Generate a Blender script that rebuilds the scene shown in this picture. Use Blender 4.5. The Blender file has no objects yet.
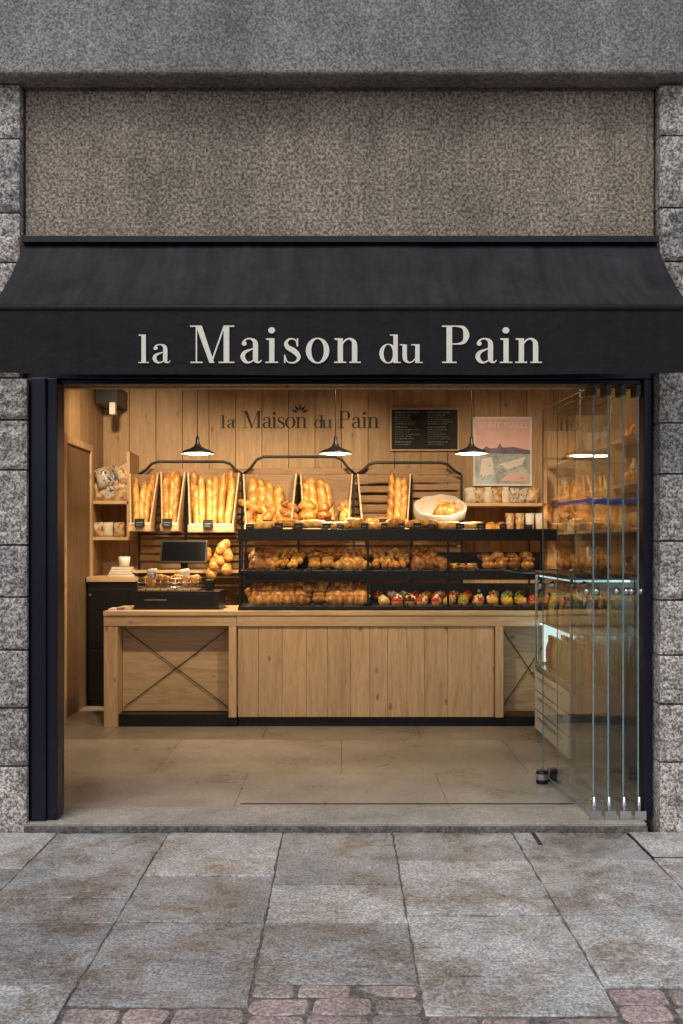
import bpy, math, random
from mathutils import Vector, Matrix, noise
random.seed(7)
R=random.uniform
F=995.0; D=5.27; H=1.5
def X(px,d): return (px-341.5)/F*d
def Z(py,d): return H-(py-545.0)/F*d
def Y(d): return d-D
sc=bpy.context.scene
col=sc.collection
# ---------------------------------------------------------------- materials
def newmat(name):
    m=bpy.data.materials.new(name); m.use_nodes=True
    nt=m.node_tree; b=nt.nodes["Principled BSDF"]
    return m,nt,b
def coords(nt,scale=(1,1,1)):
    tc=nt.nodes.new("ShaderNodeTexCoord"); mp=nt.nodes.new("ShaderNodeMapping")
    mp.inputs["Scale"].default_value=scale
    nt.links.new(tc.outputs["Object"],mp.inputs["Vector"])
    return mp.outputs["Vector"]
def noi(nt,vec,scale,detail=3,rough=.6,dist=0):
    n=nt.nodes.new("ShaderNodeTexNoise"); n.inputs["Scale"].default_value=scale
    n.inputs["Detail"].default_value=detail; n.inputs["Roughness"].default_value=rough
    n.inputs["Distortion"].default_value=dist
    nt.links.new(vec,n.inputs["Vector"]); return n.outputs["Fac"]
def ramp(nt,fac,stops):
    r=nt.nodes.new("ShaderNodeValToRGB")
    e=r.color_ramp.elements
    e[0].position=stops[0][0]; e[0].color=(*stops[0][1],1)
    e[1].position=stops[1][0]; e[1].color=(*stops[1][1],1)
    for p,c in stops[2:]:
        x=e.new(p); x.color=(*c,1)
    nt.links.new(fac,r.inputs["Fac"]); return r.outputs["Color"]
def mix(nt,fac,a,b,mode='MIX'):
    m=nt.nodes.new("ShaderNodeMix"); m.data_type='RGBA'; m.blend_type=mode
    if isinstance(fac,(int,float)): m.inputs[0].default_value=fac
    else: nt.links.new(fac,m.inputs[0])
    for v,i in ((a,6),(b,7)):
        if isinstance(v,tuple): m.inputs[i].default_value=(*v[:3],1)
        else: nt.links.new(v,m.inputs[i])
    return m.outputs[2]
def bump(nt,b,h,strength,dist,prev=None):
    n=nt.nodes.new("ShaderNodeBump"); n.inputs["Strength"].default_value=strength
    n.inputs["Distance"].default_value=dist
    nt.links.new(h,n.inputs["Height"])
    if prev: nt.links.new(prev,n.inputs["Normal"])
    nt.links.new(n.outputs[0],b.inputs["Normal"]); return n.outputs[0]
def tone(nt):
    a=nt.nodes.new("ShaderNodeAttribute"); a.attribute_name="tone"; return a.outputs["Fac"]
def g(v): return (v,v,v)
def simple(name,c,rough=.5,metal=0,nscale=30,var=.15,bmp=0.0):
    m,nt,b=newmat(name); v=coords(nt)
    n=noi(nt,v,nscale,2)
    lo=tuple(x*(1-var) for x in c); hi=tuple(min(1,x*(1+var)) for x in c)
    nt.links.new(ramp(nt,n,[(.3,lo),(.7,hi)]),b.inputs["Base Color"])
    b.inputs["Roughness"].default_value=rough; b.inputs["Metallic"].default_value=metal
    if bmp: bump(nt,b,n,bmp,.01)
    return m
def stone(name,dark,light,tint,grain=90,bs=.7,big=1.2,stain=None,rough=.85,streak=0,midf=.35,con=.10):
    m,nt,b=newmat(name); v=coords(nt)
    fine=noi(nt,v,grain,3,.8); mid=noi(nt,v,grain/4,3,.7); bigN=noi(nt,v,big,5,.7)
    c=ramp(nt,fine,[(.5-con,dark),(.5,tuple((a*1.1+c_*.9)/2 for a,c_ in zip(dark,light))),(.5+con,light)])
    c=mix(nt,midf,c,ramp(nt,mid,[(.35,g(.6)),(.65,g(1.3))]),'MULTIPLY')
    c=mix(nt,1,c,ramp(nt,bigN,[(.32,g(.66)),(.68,g(1.2))]),'MULTIPLY')
    t=tone(nt)
    c=mix(nt,1,c,ramp(nt,t,[(0,g(.74)),(1,g(1.18))]),'MULTIPLY')
    if tint: c=mix(nt,ramp(nt,t,[(0,g(0)),(1,g(.5))]),c,tint,'MULTIPLY')
    if streak:
        vs=coords(nt,(4,4,.9)); s=noi(nt,vs,1.1,5,.75)
        c=mix(nt,streak,c,ramp(nt,s,[(.36,g(.58)),(.62,g(1.2))]),'MULTIPLY')
    if stain:
        s=noi(nt,v,2.4,6,.76,.3)
        c=mix(nt,ramp(nt,s,[(.47,g(0)),(.62,g(.9))]),c,stain,'MULTIPLY')
        s2=noi(nt,v,12,5,.85)
        c=mix(nt,ramp(nt,s2,[(.50,g(0)),(.62,g(.6))]),c,g(.58),'MULTIPLY')
        nt.links.new(ramp(nt,s,[(.4,g(rough)),(.62,g(rough*.4))]),b.inputs["Roughness"])
    else: b.inputs["Roughness"].default_value=rough
    nt.links.new(c,b.inputs["Base Color"])
    p=bump(nt,b,mid,bs*.6,.010); bump(nt,b,fine,bs,.005,p)
    return m
def wood(name,dark,light,scale=(9,9,.9),rough=.55,knots=True):
    m,nt,b=newmat(name)
    t=tone(nt)
    tc=nt.nodes.new("ShaderNodeTexCoord")
    add=nt.nodes.new("ShaderNodeVectorMath"); add.operation='ADD'
    cmb=nt.nodes.new("ShaderNodeCombineXYZ")
    mul=nt.nodes.new("ShaderNodeMath"); mul.operation='MULTIPLY'; mul.inputs[1].default_value=37
    nt.links.new(t,mul.inputs[0])
    for i in range(3): nt.links.new(mul.outputs[0],cmb.inputs[i])
    nt.links.new(tc.outputs["Object"],add.inputs[0]); nt.links.new(cmb.outputs[0],add.inputs[1])
    mp=nt.nodes.new("ShaderNodeMapping"); mp.inputs["Scale"].default_value=scale
    nt.links.new(add.outputs[0],mp.inputs["Vector"]); v=mp.outputs[0]
    n=noi(nt,v,2.2,4,.65,1.2); f=noi(nt,v,13,2,.6)
    c=ramp(nt,n,[(.28,dark),(.66,light)])
    c=mix(nt,.4,c,ramp(nt,f,[(.3,g(.78)),(.7,g(1.12))]),'MULTIPLY')
    c=mix(nt,1,c,ramp(nt,t,[(0,g(.78)),(1,g(1.1))]),'MULTIPLY')
    if knots:
        mp2=nt.nodes.new("ShaderNodeMapping"); s2=tuple(6 if s>3 else 3 for s in scale)
        mp2.inputs["Scale"].default_value=s2; nt.links.new(add.outputs[0],mp2.inputs["Vector"])
        vo=nt.nodes.new("ShaderNodeTexVoronoi"); vo.inputs["Scale"].default_value=1
        nt.links.new(mp2.outputs[0],vo.inputs["Vector"])
        c=mix(nt,ramp(nt,vo.outputs["Distance"],[(.05,g(.75)),(.11,g(0))]),c,tuple(x*.4 for x in dark))
    nt.links.new(c,b.inputs["Base Color"]); b.inputs["Roughness"].default_value=rough
    return m
def emis(name,c,s):
    m,nt,b=newmat(name)
    b.inputs["Base Color"].default_value=(*c,1); b.inputs["Emission Color"].default_value=(*c,1)
    b.inputs["Emission Strength"].default_value=s; return m
def thinglass(name,tint=(.93,.98,.96),gl=1.0):
    m=bpy.data.materials.new(name); m.use_nodes=True; nt=m.node_tree; nt.nodes.clear()
    o=nt.nodes.new("ShaderNodeOutputMaterial"); tr=nt.nodes.new("ShaderNodeBsdfTransparent")
    gs=nt.nodes.new("ShaderNodeBsdfGlossy"); gs.inputs["Roughness"].default_value=.01
    geo=nt.nodes.new("ShaderNodeNewGeometry"); dp=nt.nodes.new("ShaderNodeVectorMath"); dp.operation='DOT_PRODUCT'
    nt.links.new(geo.outputs["Normal"],dp.inputs[0]); nt.links.new(geo.outputs["Incoming"],dp.inputs[1])
    def mt(op,a,b=None):
        n=nt.nodes.new("ShaderNodeMath"); n.operation=op; n.use_clamp=(op=='MULTIPLY_ADD')
        for i,v in enumerate((a,b) if b is not None else (a,)):
            if isinstance(v,(int,float)): n.inputs[i].default_value=v
            else: nt.links.new(v,n.inputs[i])
        return n
    ab=mt('ABSOLUTE',dp.outputs["Value"]); om=mt('SUBTRACT',1,ab.outputs[0]); pw=mt('POWER',om.outputs[0],4.0)
    ma=mt('MULTIPLY_ADD',pw.outputs[0],.9*gl); ma.inputs[2].default_value=.07*gl
    mx=nt.nodes.new("ShaderNodeMixShader"); tr.inputs[0].default_value=(*tint,1)
    nt.links.new(ma.outputs[0],mx.inputs[0])
    nt.links.new(tr.outputs[0],mx.inputs[1]); nt.links.new(gs.outputs[0],mx.inputs[2])
    nt.links.new(mx.outputs[0],o.inputs[0]); return m

M_wall=stone("bush_hammered_stone",(.13,.098,.072),(.56,.46,.355),None,62,1.0,1.1,streak=.55)
M_soff=stone("grey_concrete",(.15,.145,.135),(.40,.385,.36),None,70,.8,1.0,midf=.3,streak=.35)
M_gran=stone("granite_block",(.14,.13,.12),(.74,.71,.67),(1,.88,.78),62,1.0,2.0,midf=.5)
M_pave=stone("paving_granite",(.30,.30,.30),(.72,.72,.725),(1,.95,.89),80,.35,1.7,stain=(.58,.48,.39),rough=.55,midf=.35)
M_sett=stone("sett_granite",(.24,.20,.19),(.56,.48,.46),(1,.80,.76),70,.6,3,rough=.5)
M_grout=stone("joint_mortar",(.09,.08,.07),(.24,.22,.20),None,60,.6,2)
M_fac=stone("rendered_concrete",(.2,.19,.18),(.42,.4,.37),None,50,.6,.8)
M_sill=stone("threshold_concrete",(.32,.285,.24),(.50,.45,.39),None,90,.3,2,midf=.2)
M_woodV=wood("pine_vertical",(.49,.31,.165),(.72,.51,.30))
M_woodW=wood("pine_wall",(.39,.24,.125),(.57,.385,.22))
M_woodH=wood("pine_horizontal",(.50,.325,.175),(.72,.52,.31),(.9,9,9))
M_woodY=wood("pine_deep",(.50,.325,.175),(.70,.51,.30),(9,.9,9),knots=False)
M_woodD=wood("dark_slat_wood",(.20,.115,.055),(.36,.22,.115),(.9,9,9),knots=False)
M_black=simple("black_metal",(.015,.015,.017),.42,.3,40,.3)
M_blackp=simple("black_plastic",(.015,.015,.017),.35,0,60,.3)
M_navy=simple("navy_frame",(.005,.006,.018),.35,.2,20,.3)
M_steel=simple("brushed_steel",(.6,.6,.6),.28,1,80,.1)
M_cream=simple("cream_paint",(.88,.83,.70),.7,0,60,.06)
M_dkbrown=simple("dark_brown_paint",(.030,.018,.012),.6,0,60,.1)
M_white=simple("white_enamel",(.75,.74,.70),.4,0,20,.04)
M_greyp=simple("grey_panel",(.22,.21,.20),.4,0,20,.1)
M_paper=simple("paper",(.70,.65,.56),.8,0,20,.1)
M_ceil=simple("ceiling_paint",(.08,.07,.06),.8,0,5,.1)
M_tag=simple("slate_tag",(.015,.015,.016),.7)
M_glassd=thinglass("door_glass",(.93,.97,.965),1.0)
M_glassc=thinglass("case_glass",(.97,.985,.98),.75)
M_edge=simple("glass_edge",(.20,.30,.29),.15,0,30,.2)
M_blue=simple("blue_tape",(.02,.14,.75),.4)
M_bulb=emis("warm_bulb",(1,.84,.62),18)
M_addglow=emis("added_case_glow",(1,.78,.50),13)  # emitter for the glow strips added inside the pastry case
M_cool=emis("cool_cabinet_light",(.68,.93,.92),1.6)
M_red=simple("strawberry_glaze",(.65,.04,.02),.2,0,60,.3)
M_green=simple("kiwi_fruit",(.28,.45,.05),.3,0,60,.3)
M_yellow=simple("lemon_custard",(.85,.58,.09),.3,0,60,.2)
M_orange=simple("apricot_glaze",(.82,.28,.03),.25,0,60,.3)
M_choc=simple("chocolate",(.09,.032,.015),.3,0,60,.3)
M_linen=simple("linen",(.50,.46,.40),.9,0,120,.2,.2)
M_pink=simple("poster_pink",(.82,.54,.55),.6,0,3,.1,0)
M_teal=simple("poster_teal",(.46,.55,.60),.6,0,9,.4,0)
M_pwhite=simple("poster_white",(.84,.82,.80),.6,0,9,.1,0)
M_navyp=simple("poster_navy",(.20,.17,.28),.6,0,9,.3,0)
M_chalk=simple("chalk",(.36,.36,.34),.9)
M_chalkb=simple("chalk_blue",(.12,.32,.36),.9)
M_screen=simple("screen_glass",(.01,.012,.016),.08,0,5,.1,0)
M_doorw=wood("door_wood",(.15,.085,.045),(.26,.16,.085))
def packmat(name,a,b_,c_,sc_):
    m,nt,b=newmat(name); v=coords(nt); n=noi(nt,v,sc_,2,.5)
    nt.links.new(ramp(nt,n,[(.40,a),(.44,b_),(.56,b_),(.6,c_)]),b.inputs["Base Color"]); b.inputs["Roughness"].default_value=.25
    bump(nt,b,noi(nt,v,30,2),.5,.01); return m
M_pk1=packmat("printed_wrapper_blue",(.08,.12,.35),(.60,.56,.48),(.45,.24,.10),22)
M_pk2=packmat("printed_wrapper_brown",(.38,.17,.06),(.60,.42,.22),(.66,.60,.52),26)
def breadmat():
    m,nt,b=newmat("bread_crust"); v=coords(nt); t=tone(nt)
    n=noi(nt,v,38,4,.65)
    ad=nt.nodes.new("ShaderNodeMath"); ad.operation='ADD'
    ml=nt.nodes.new("ShaderNodeMath"); ml.operation='MULTIPLY_ADD'; ml.inputs[1].default_value=.8; ml.inputs[2].default_value=-.45
    nt.links.new(n,ml.inputs[0]); nt.links.new(ml.outputs[0],ad.inputs[0]); nt.links.new(t,ad.inputs[1])
    c=ramp(nt,ad.outputs[0],[(0,(.12,.034,.008)),(.25,(.37,.135,.025)),(.48,(.62,.30,.06)),(.75,(.80,.50,.16)),(1,(.88,.70,.40))])
    nt.links.new(c,b.inputs["Base Color"]); b.inputs["Roughness"].default_value=.45
    bump(nt,b,n,.4,.008); return m
M_bread=breadmat()
def fabric(name,k):
    m,nt,b=newmat(name); v=coords(nt)
    n=noi(nt,v,3,4,.7)
    vs=coords(nt,(7,1,.6)); s=noi(nt,vs,2.2,5,.7)
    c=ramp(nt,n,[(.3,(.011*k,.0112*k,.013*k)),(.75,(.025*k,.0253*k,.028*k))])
    c=mix(nt,.9,c,ramp(nt,s,[(.35,g(.6)),(.7,g(1.8))]),'MULTIPLY')
    nt.links.new(c,b.inputs["Base Color"]); b.inputs["Roughness"].default_value=.6
    b.inputs["Specular IOR Level"].default_value=.3
    bump(nt,b,n,.35,.03); return m
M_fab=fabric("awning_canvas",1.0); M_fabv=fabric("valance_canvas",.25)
def floor():
    m,nt,b=newmat("concrete_floor_tile"); v=coords(nt)
    br=nt.nodes.new("ShaderNodeTexBrick"); nt.links.new(v,br.inputs["Vector"])
    br.inputs["Scale"].default_value=1; br.inputs["Brick Width"].default_value=1.2; br.inputs["Row Height"].default_value=1.1
    br.inputs["Mortar Size"].default_value=.004; br.inputs["Color1"].default_value=(.39,.35,.30,1)
    br.inputs["Color2"].default_value=(.365,.325,.275,1); br.inputs["Mortar"].default_value=(.19,.165,.14,1)
    n=noi(nt,v,1.5,6,.7); f=noi(nt,v,45,4,.8)
    c=mix(nt,.9,br.outputs["Color"],ramp(nt,n,[(.25,g(.55)),(.75,g(1.3))]),'MULTIPLY')
    c=mix(nt,.8,c,ramp(nt,f,[(.35,g(.72)),(.65,g(1.15))]),'MULTIPLY')
    nt.links.new(c,b.inputs["Base Color"])
    nt.links.new(ramp(nt,n,[(.3,g(.22)),(.7,g(.42))]),b.inputs["Roughness"])
    return m
M_floor=floor()
# ---------------------------------------------------------------- mesh builder
class MB:
    def __init__(s): s.v=[];s.f=[];s.t=[];s.m=[];s.sm=[];s.mats=[]
    def mi(s,mat):
        if mat not in s.mats: s.mats.append(mat)
        return s.mats.index(mat)
    def add(s,vs,fs,mat,t=.5,smooth=False):
        o=len(s.v); s.v+= [tuple(v) for v in vs]
        s.t+= (list(t) if isinstance(t,(list,tuple)) else [t]*len(vs))
        k=s.mi(mat)
        for f in fs: s.f.append([i+o for i in f]); s.m.append(k); s.sm.append(smooth)
    def box(s,x0,x1,y0,y1,z0,z1,mat,t=None,M=None):
        if t is None: t=R(.2,.8)
        vs=[Vector((x,y,z)) for x in (x0,x1) for y in (y0,y1) for z in (z0,z1)]
        if M: vs=[M@v for v in vs]
        s.add(vs,[(0,1,3,2),(4,6,7,5),(0,4,5,1),(2,3,7,6),(0,2,6,4),(1,5,7,3)],mat,t)
    def hexa(s,b4,t4,mat,t=None):
        if t is None: t=R(.2,.8)
        s.add(list(b4)+list(t4),[(3,2,1,0),(4,5,6,7),(0,1,5,4),(1,2,6,5),(2,3,7,6),(3,0,4,7)],mat,t)
    def tube(s,pts,r,mat,seg=8,t=.5,cap=True):
        pts=[Vector(p) for p in pts]; vs=[];fs=[]; n=len(pts)
        up=None
        for i,p in enumerate(pts):
            d=(pts[min(i+1,n-1)]-pts[max(i-1,0)]).normalized()
            if up is None: up=Vector((0,0,1)) if abs(d.z)<.9 else Vector((1,0,0))
            a=d.cross(up).normalized(); b=a.cross(d).normalized(); up=b
            rr=r[i] if isinstance(r,(list,tuple)) else r
            for k in range(seg):
                an=2*math.pi*k/seg; vs.append(p+a*math.cos(an)*rr+b*math.sin(an)*rr)
        for i in range(n-1):
            for k in range(seg):
                k2=(k+1)%seg; fs.append((i*seg+k,i*seg+k2,(i+1)*seg+k2,(i+1)*seg+k))
        if cap: fs.append(tuple(range(seg))[::-1]); fs.append(tuple((n-1)*seg+k for k in range(seg)))
        s.add(vs,fs,mat,t,True)
    def lathe(s,prof,c,mat,seg=20,t=.5,smooth=True,M=None):
        c=Vector(c); vs=[];fs=[]
        for (r,z) in prof:
            for k in range(seg):
                an=2*math.pi*k/seg; p=Vector((r*math.cos(an),r*math.sin(an),z))
                if M: p=M@p
                vs.append(c+p)
        for i in range(len(prof)-1):
            for k in range(seg):
                k2=(k+1)%seg; fs.append((i*seg+k,i*seg+k2,(i+1)*seg+k2,(i+1)*seg+k))
        s.add(vs,fs,mat,t,smooth)
    def surf(s,cf,rf,tf,mat,n=24,seg=10,side=None):
        vs=[];fs=[];ts=[]
        side=side or Vector((0,-1,0))
        for i in range(n+1):
            t=i/n; c=cf(t); d=(cf(min(1,t+.01))-cf(max(0,t-.01))).normalized()
            a=d.cross(side); a=a.normalized() if a.length>1e-4 else Vector((1,0,0)); b=a.cross(d).normalized()
            if b.dot(side)<0: b=-b
            for k in range(seg):
                an=2*math.pi*k/seg; ra,rb=rf(t,an)
                vs.append(c+a*math.cos(an)*ra+b*math.sin(an)*rb); ts.append(max(0,min(1,tf(t,an))))
        for i in range(n):
            for k in range(seg):
                k2=(k+1)%seg; fs.append((i*seg+k,i*seg+k2,(i+1)*seg+k2,(i+1)*seg+k))
        fs.append(tuple(range(seg))[::-1]); fs.append(tuple(n*seg+k for k in range(seg)))
        s.add(vs,fs,mat,ts,True)
    def baguette(s,p0,p1,r,cuts=4,face=Vector((0,-1,0)),base=None):
        p0=Vector(p0);p1=Vector(p1); base=R(.36,.62) if base is None else base
        off=Vector((R(-1,1),R(-1,1),R(-1,1)))*r*.5; ph=R(0,1); tw=random.choice((-1,1)); sd=R(0,50)
        cf=lambda t:p0.lerp(p1,t)+off*math.sin(math.pi*t)
        def cut(t,a):
            q=(t*cuts+ph+tw*.38*math.cos(a))%1.0; w=max(0,math.sin(a))
            return (w if .2<q<.55 else 0)*(1 if .06<t<.94 else 0)
        def rf(t,a):
            e=max(0.02,(1-abs(2*t-1)**5))**.5
            k=r*e*(1-.05*cut(t,a)+.06*noise.noise(Vector((t*7,math.cos(a),sd))))
            return k,k
        s.surf(cf,rf,lambda t,a:base+.28*cut(t,a)-.1*abs(2*t-1)**3+.16*noise.noise(Vector((t*9,math.cos(a)*1.5,sd))),M_bread,34,12,face)
    def bun(s,c,rx,ry,rz,base=.45,mat=None,amp=.08,top=.15):
        c=Vector(c); vs=[];fs=[];ts=[]; n=8;seg=12; sd=Vector((R(0,50),R(0,50),R(0,50)))
        for i in range(n+1):
            th=math.pi*i/n
            for k in range(seg):
                an=2*math.pi*k/seg
                d=Vector((math.sin(th)*math.cos(an),math.sin(th)*math.sin(an),math.cos(th)))
                q=1+amp*noise.noise(d*2+sd)*2
                z=d.z if d.z>0 else d.z*.6
                vs.append(c+Vector((d.x*rx,d.y*ry,z*rz))*q)
                ts.append(max(0,min(1,base+top*noise.noise(d*3+sd)*2-.15*d.z+(.2 if abs(noise.noise(d*2.3-sd))<.08 else 0))))
        for i in range(n):
            for k in range(seg):
                k2=(k+1)%seg; fs.append((i*seg+k,(i+1)*seg+k,(i+1)*seg+k2,i*seg+k2))
        s.add(vs,fs,mat or M_bread,ts,True)
    def pouch(s,c,w,h_,d,mat,rot=0):
        n=8; vs=[];fs=[]; c=Vector(c); sd=R(0,60); ca,sa=math.cos(rot),math.sin(rot)
        for sg in (-1,1):
            for j in range(n+1):
                for i in range(n+1):
                    u=i/n*2-1; v=j/n*2-1
                    th=d*.5*max(0,(1-u**4))**.6*max(0,(1-v**4))**.6
                    pinch=1-.10*(1-abs(v))**2+.05*noise.noise(Vector((u*2,v*3,sd)))
                    x=u*w/2*pinch; z=v*h_/2+.02*h_*noise.noise(Vector((u*3,v,sd+4)))
                    y=sg*th*(1+.5*noise.noise(Vector((u*3,v*3,sd+sg*9))))
                    vs.append(c+Vector((x*ca-z*sa,y,x*sa+z*ca)))
        m_=(n+1)**2
        for j in range(n):
            for i in range(n):
                q=j*(n+1)+i; fs.append((q,q+1,q+n+2,q+n+1)); fs.append((m_+q,m_+q+n+1,m_+q+n+2,m_+q+1))
        s.add(vs,fs,mat,.5,True)
    def croissant(s,c,L,r,rot,base=.35):
        c=Vector(c); ca,sa=math.cos(rot),math.sin(rot)
        def cf(t):
            a=(t-.5)*2.2; x=L*.5*math.sin(a)/math.sin(1.1); y=L*.33*(1-math.cos(a))
            return c+Vector((x*ca-y*sa,x*sa+y*ca,0))
        def rf(t,a):
            e=(math.sin(math.pi*min(max(t,.03),.97)))**.75; rd=1+.16*abs(math.sin(t*math.pi*4.5))
            return r*e*rd,r*e*rd
        s.surf(cf,rf,lambda t,a:base+.38*(1-abs(math.sin(t*math.pi*4.5)))-.08*math.sin(a)+R(-.04,.04),M_bread,28,10,Vector((0,0,1)))
    def roundloaf(s,p0,p1,r,base=.5,face=Vector((0,-1,0))):
        p0=Vector(p0);p1=Vector(p1); sd=R(0,60); fq=R(6,10); ph=R(0,3)
        def cut(t,a): return math.sin(a)>.1 and abs(math.sin(t*fq+ph+math.cos(a)))<.22
        def rf(t,a):
            e=max(.02,(1-abs(2*t-1)**2.6))**.5*(1+.14*noise.noise(Vector((t*4,math.cos(a),sd)))-(.05 if cut(t,a) else 0)); return r*e,r*e*.8
        def tf(t,a):
            return base+(.28 if cut(t,a) else 0)+.22*noise.noise(Vector((t*5,a*.6,sd)))-.1*max(0,math.sin(a))
        s.surf(lambda t:p0.lerp(p1,t),rf,tf,M_bread,24,12,face)
    def build(s,name,parent=None,bevel=0,seg=2):
        me=bpy.data.meshes.new(name)
        me.from_pydata(s.v,[],s.f)
        for m in s.mats: me.materials.append(m)
        me.polygons.foreach_set("material_index",s.m); me.polygons.foreach_set("use_smooth",s.sm)
        at=me.attributes.new("tone",'FLOAT','POINT'); at.data.foreach_set("value",[float(x) for x in s.t])
        me.update()
        ob=bpy.data.objects.new(name,me); col.objects.link(ob)
        if bevel:
            b=ob.modifiers.new("bevel",'BEVEL'); b.width=bevel; b.segments=seg; b.limit_method='ANGLE'; b.angle_limit=math.radians(50)
        if parent:
            ob.parent=parent; ob.matrix_parent_inverse=Matrix.Translation(-parent.location)
        return ob
def group(name,loc=(0,0,0)):
    e=bpy.data.objects.new(name,None); e.location=loc; e.empty_display_size=.1; col.objects.link(e); return e
def parent(o,p):
    o.parent=p; o.matrix_parent_inverse=Matrix.Translation(-p.location)
# ---------------------------------------------------------------- serif glyphs
def spl(cp,n=8):
    P=[cp[0]]+cp+[cp[-1]]; out=[]
    for i in range(1,len(P)-2):
        for k in range(n):
            t=k/n; q=[]
            for c in range(3):
                a,b,c_,d=P[i-1][c],P[i][c],P[i+1][c],P[i+2][c]
                q.append(.5*((2*b)+(-a+c_)*t+(2*a-5*b+4*c_-d)*t*t+(-a+3*b-3*c_+d)*t**3))
            out.append(tuple(q))
    out.append(cp[-1]); return out
def ribbon(cp):
    p=spl(cp); L=[];Rr=[]
    for i in range(len(p)):
        a=p[max(i-1,0)];b=p[min(i+1,len(p)-1)]
        dx,dy=b[0]-a[0],b[1]-a[1]; l=math.hypot(dx,dy) or 1; nx,ny=-dy/l,dx/l; w=max(.012,p[i][2])/2
        L.append((p[i][0]+nx*w,p[i][1]+ny*w)); Rr.append((p[i][0]-nx*w,p[i][1]-ny*w))
    n=len(p); return L+Rr,[(i,i+1,n+i+1,n+i) for i in range(n-1)]
def rect(a,b,c,d): return [(a,c),(b,c),(b,d),(a,d)],[(0,1,2,3)]
def poly(*p): return list(p),[tuple(range(len(p)))]
def disc(x,y,r): return [(x+r*math.cos(k*.3927),y+r*math.sin(k*.3927)) for k in range(16)],[tuple(range(16))]
def ring(cx,cy,ox,oy,ix,iy,n=32):
    a=[(cx+ox*math.cos(2*math.pi*k/n),cy+oy*math.sin(2*math.pi*k/n)) for k in range(n)]
    b=[(cx+ix*math.cos(2*math.pi*k/n),cy+iy*math.sin(2*math.pi*k/n)) for k in range(n)]
    return a+b,[(k,(k+1)%n,n+(k+1)%n,n+k) for k in range(n)]
h=.036; xh=.66
GL={
'l':([rect(.07,.20,0,1),poly((-.01,.965),(.1,.94),(.1,1),(-.01,1)),rect(-.02,.29,0,h)],.27),
'i':([rect(.07,.20,0,xh),poly((-.01,.625),(.1,.60),(.1,xh),(-.01,xh)),rect(-.02,.29,0,h),disc(.13,.87,.085)],.27),
'n':([rect(.07,.20,0,xh),poly((-.01,.625),(.1,.60),(.1,xh),(-.01,xh)),rect(-.02,.28,0,h),
   ribbon([(.17,.47,.03),(.25,.60,.04),(.36,.645,.05),(.46,.58,.10),(.485,.45,.13),(.485,.02,.13)]),rect(.36,.64,0,h)],.62),
'u':([ribbon([(.125,.65,.13),(.125,.22,.13),(.16,.075,.10),(.26,.02,.05),(.36,.06,.035),(.45,.18,.03)]),poly((-.02,.625),(.1,.61),(.1,xh),(-.02,xh)),
   rect(.43,.56,0,xh),poly((.31,.625),(.45,.61),(.45,xh),(.31,xh)),rect(.5,.65,0,h)],.63),
'o':([ring(.30,.33,.29,.345,.155,.31)],.60),
'd':([ring(.27,.33,.26,.345,.135,.31),rect(.42,.55,0,1),poly((.32,.965),(.45,.94),(.45,1),(.32,1)),rect(.5,.64,0,h)],.63),
'a':([ribbon([(.10,.51,.07),(.12,.59,.05),(.19,.64,.04),(.28,.645,.045),(.37,.59,.10),(.40,.48,.125),(.40,.12,.125),(.43,.04,.08),(.49,.02,.04),(.55,.08,.025)]),
   disc(.12,.52,.062),ribbon([(.40,.40,.025),(.27,.355,.045),(.13,.28,.09),(.085,.165,.115),(.14,.05,.09),(.23,.015,.05),(.33,.06,.035),(.40,.17,.03)])],.54),
's':([ribbon([(.36,.46,.025),(.34,.58,.03),(.27,.64,.035),(.16,.63,.05),(.09,.53,.09),(.13,.42,.12),(.27,.33,.14),(.37,.23,.12),(.40,.13,.09),(.33,.03,.05),(.22,.005,.04),(.11,.05,.03),(.07,.18,.025)]),
   rect(.355,.39,.44,xh),rect(.04,.075,0,.22)],.44),
'M':([rect(.14,.175,0,1),poly((.14,1),(.29,1),(.60,.0),(.48,.0)),poly((.50,0),(.545,0),(.87,1),(.83,1)),rect(.83,.97,0,1),
   rect(0,.25,1-h,1),rect(.01,.31,0,h),rect(.84,1.09,1-h,1),rect(.71,1.09,0,h)],1.09),
'P':([rect(.11,.25,0,1),rect(0,.36,0,h),rect(0,.2,1-h,1),ribbon([(.2,.98,.036),(.38,.98,.04),(.54,.93,.09),(.60,.745,.15),(.54,.56,.09),(.38,.51,.04),(.2,.51,.036)])],.69)}
def word(mb,txt,x0,x1,zb,s,y,mat):
    sx=s*(1.08 if len(txt)>2 else 1.2)
    tot=sum(GL[c][1] for c in txt)*sx; gap=((x1-x0)-tot)/(len(txt)-1); x=x0; k=0
    for c in txt:
        for vs,fs in GL[c][0]:
            k+=1
            mb.add([(x+a*sx,y-k*.00006,zb+b*s) for a,b in vs],fs,mat,.5)
        x+=GL[c][1]*sx+gap
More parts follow.
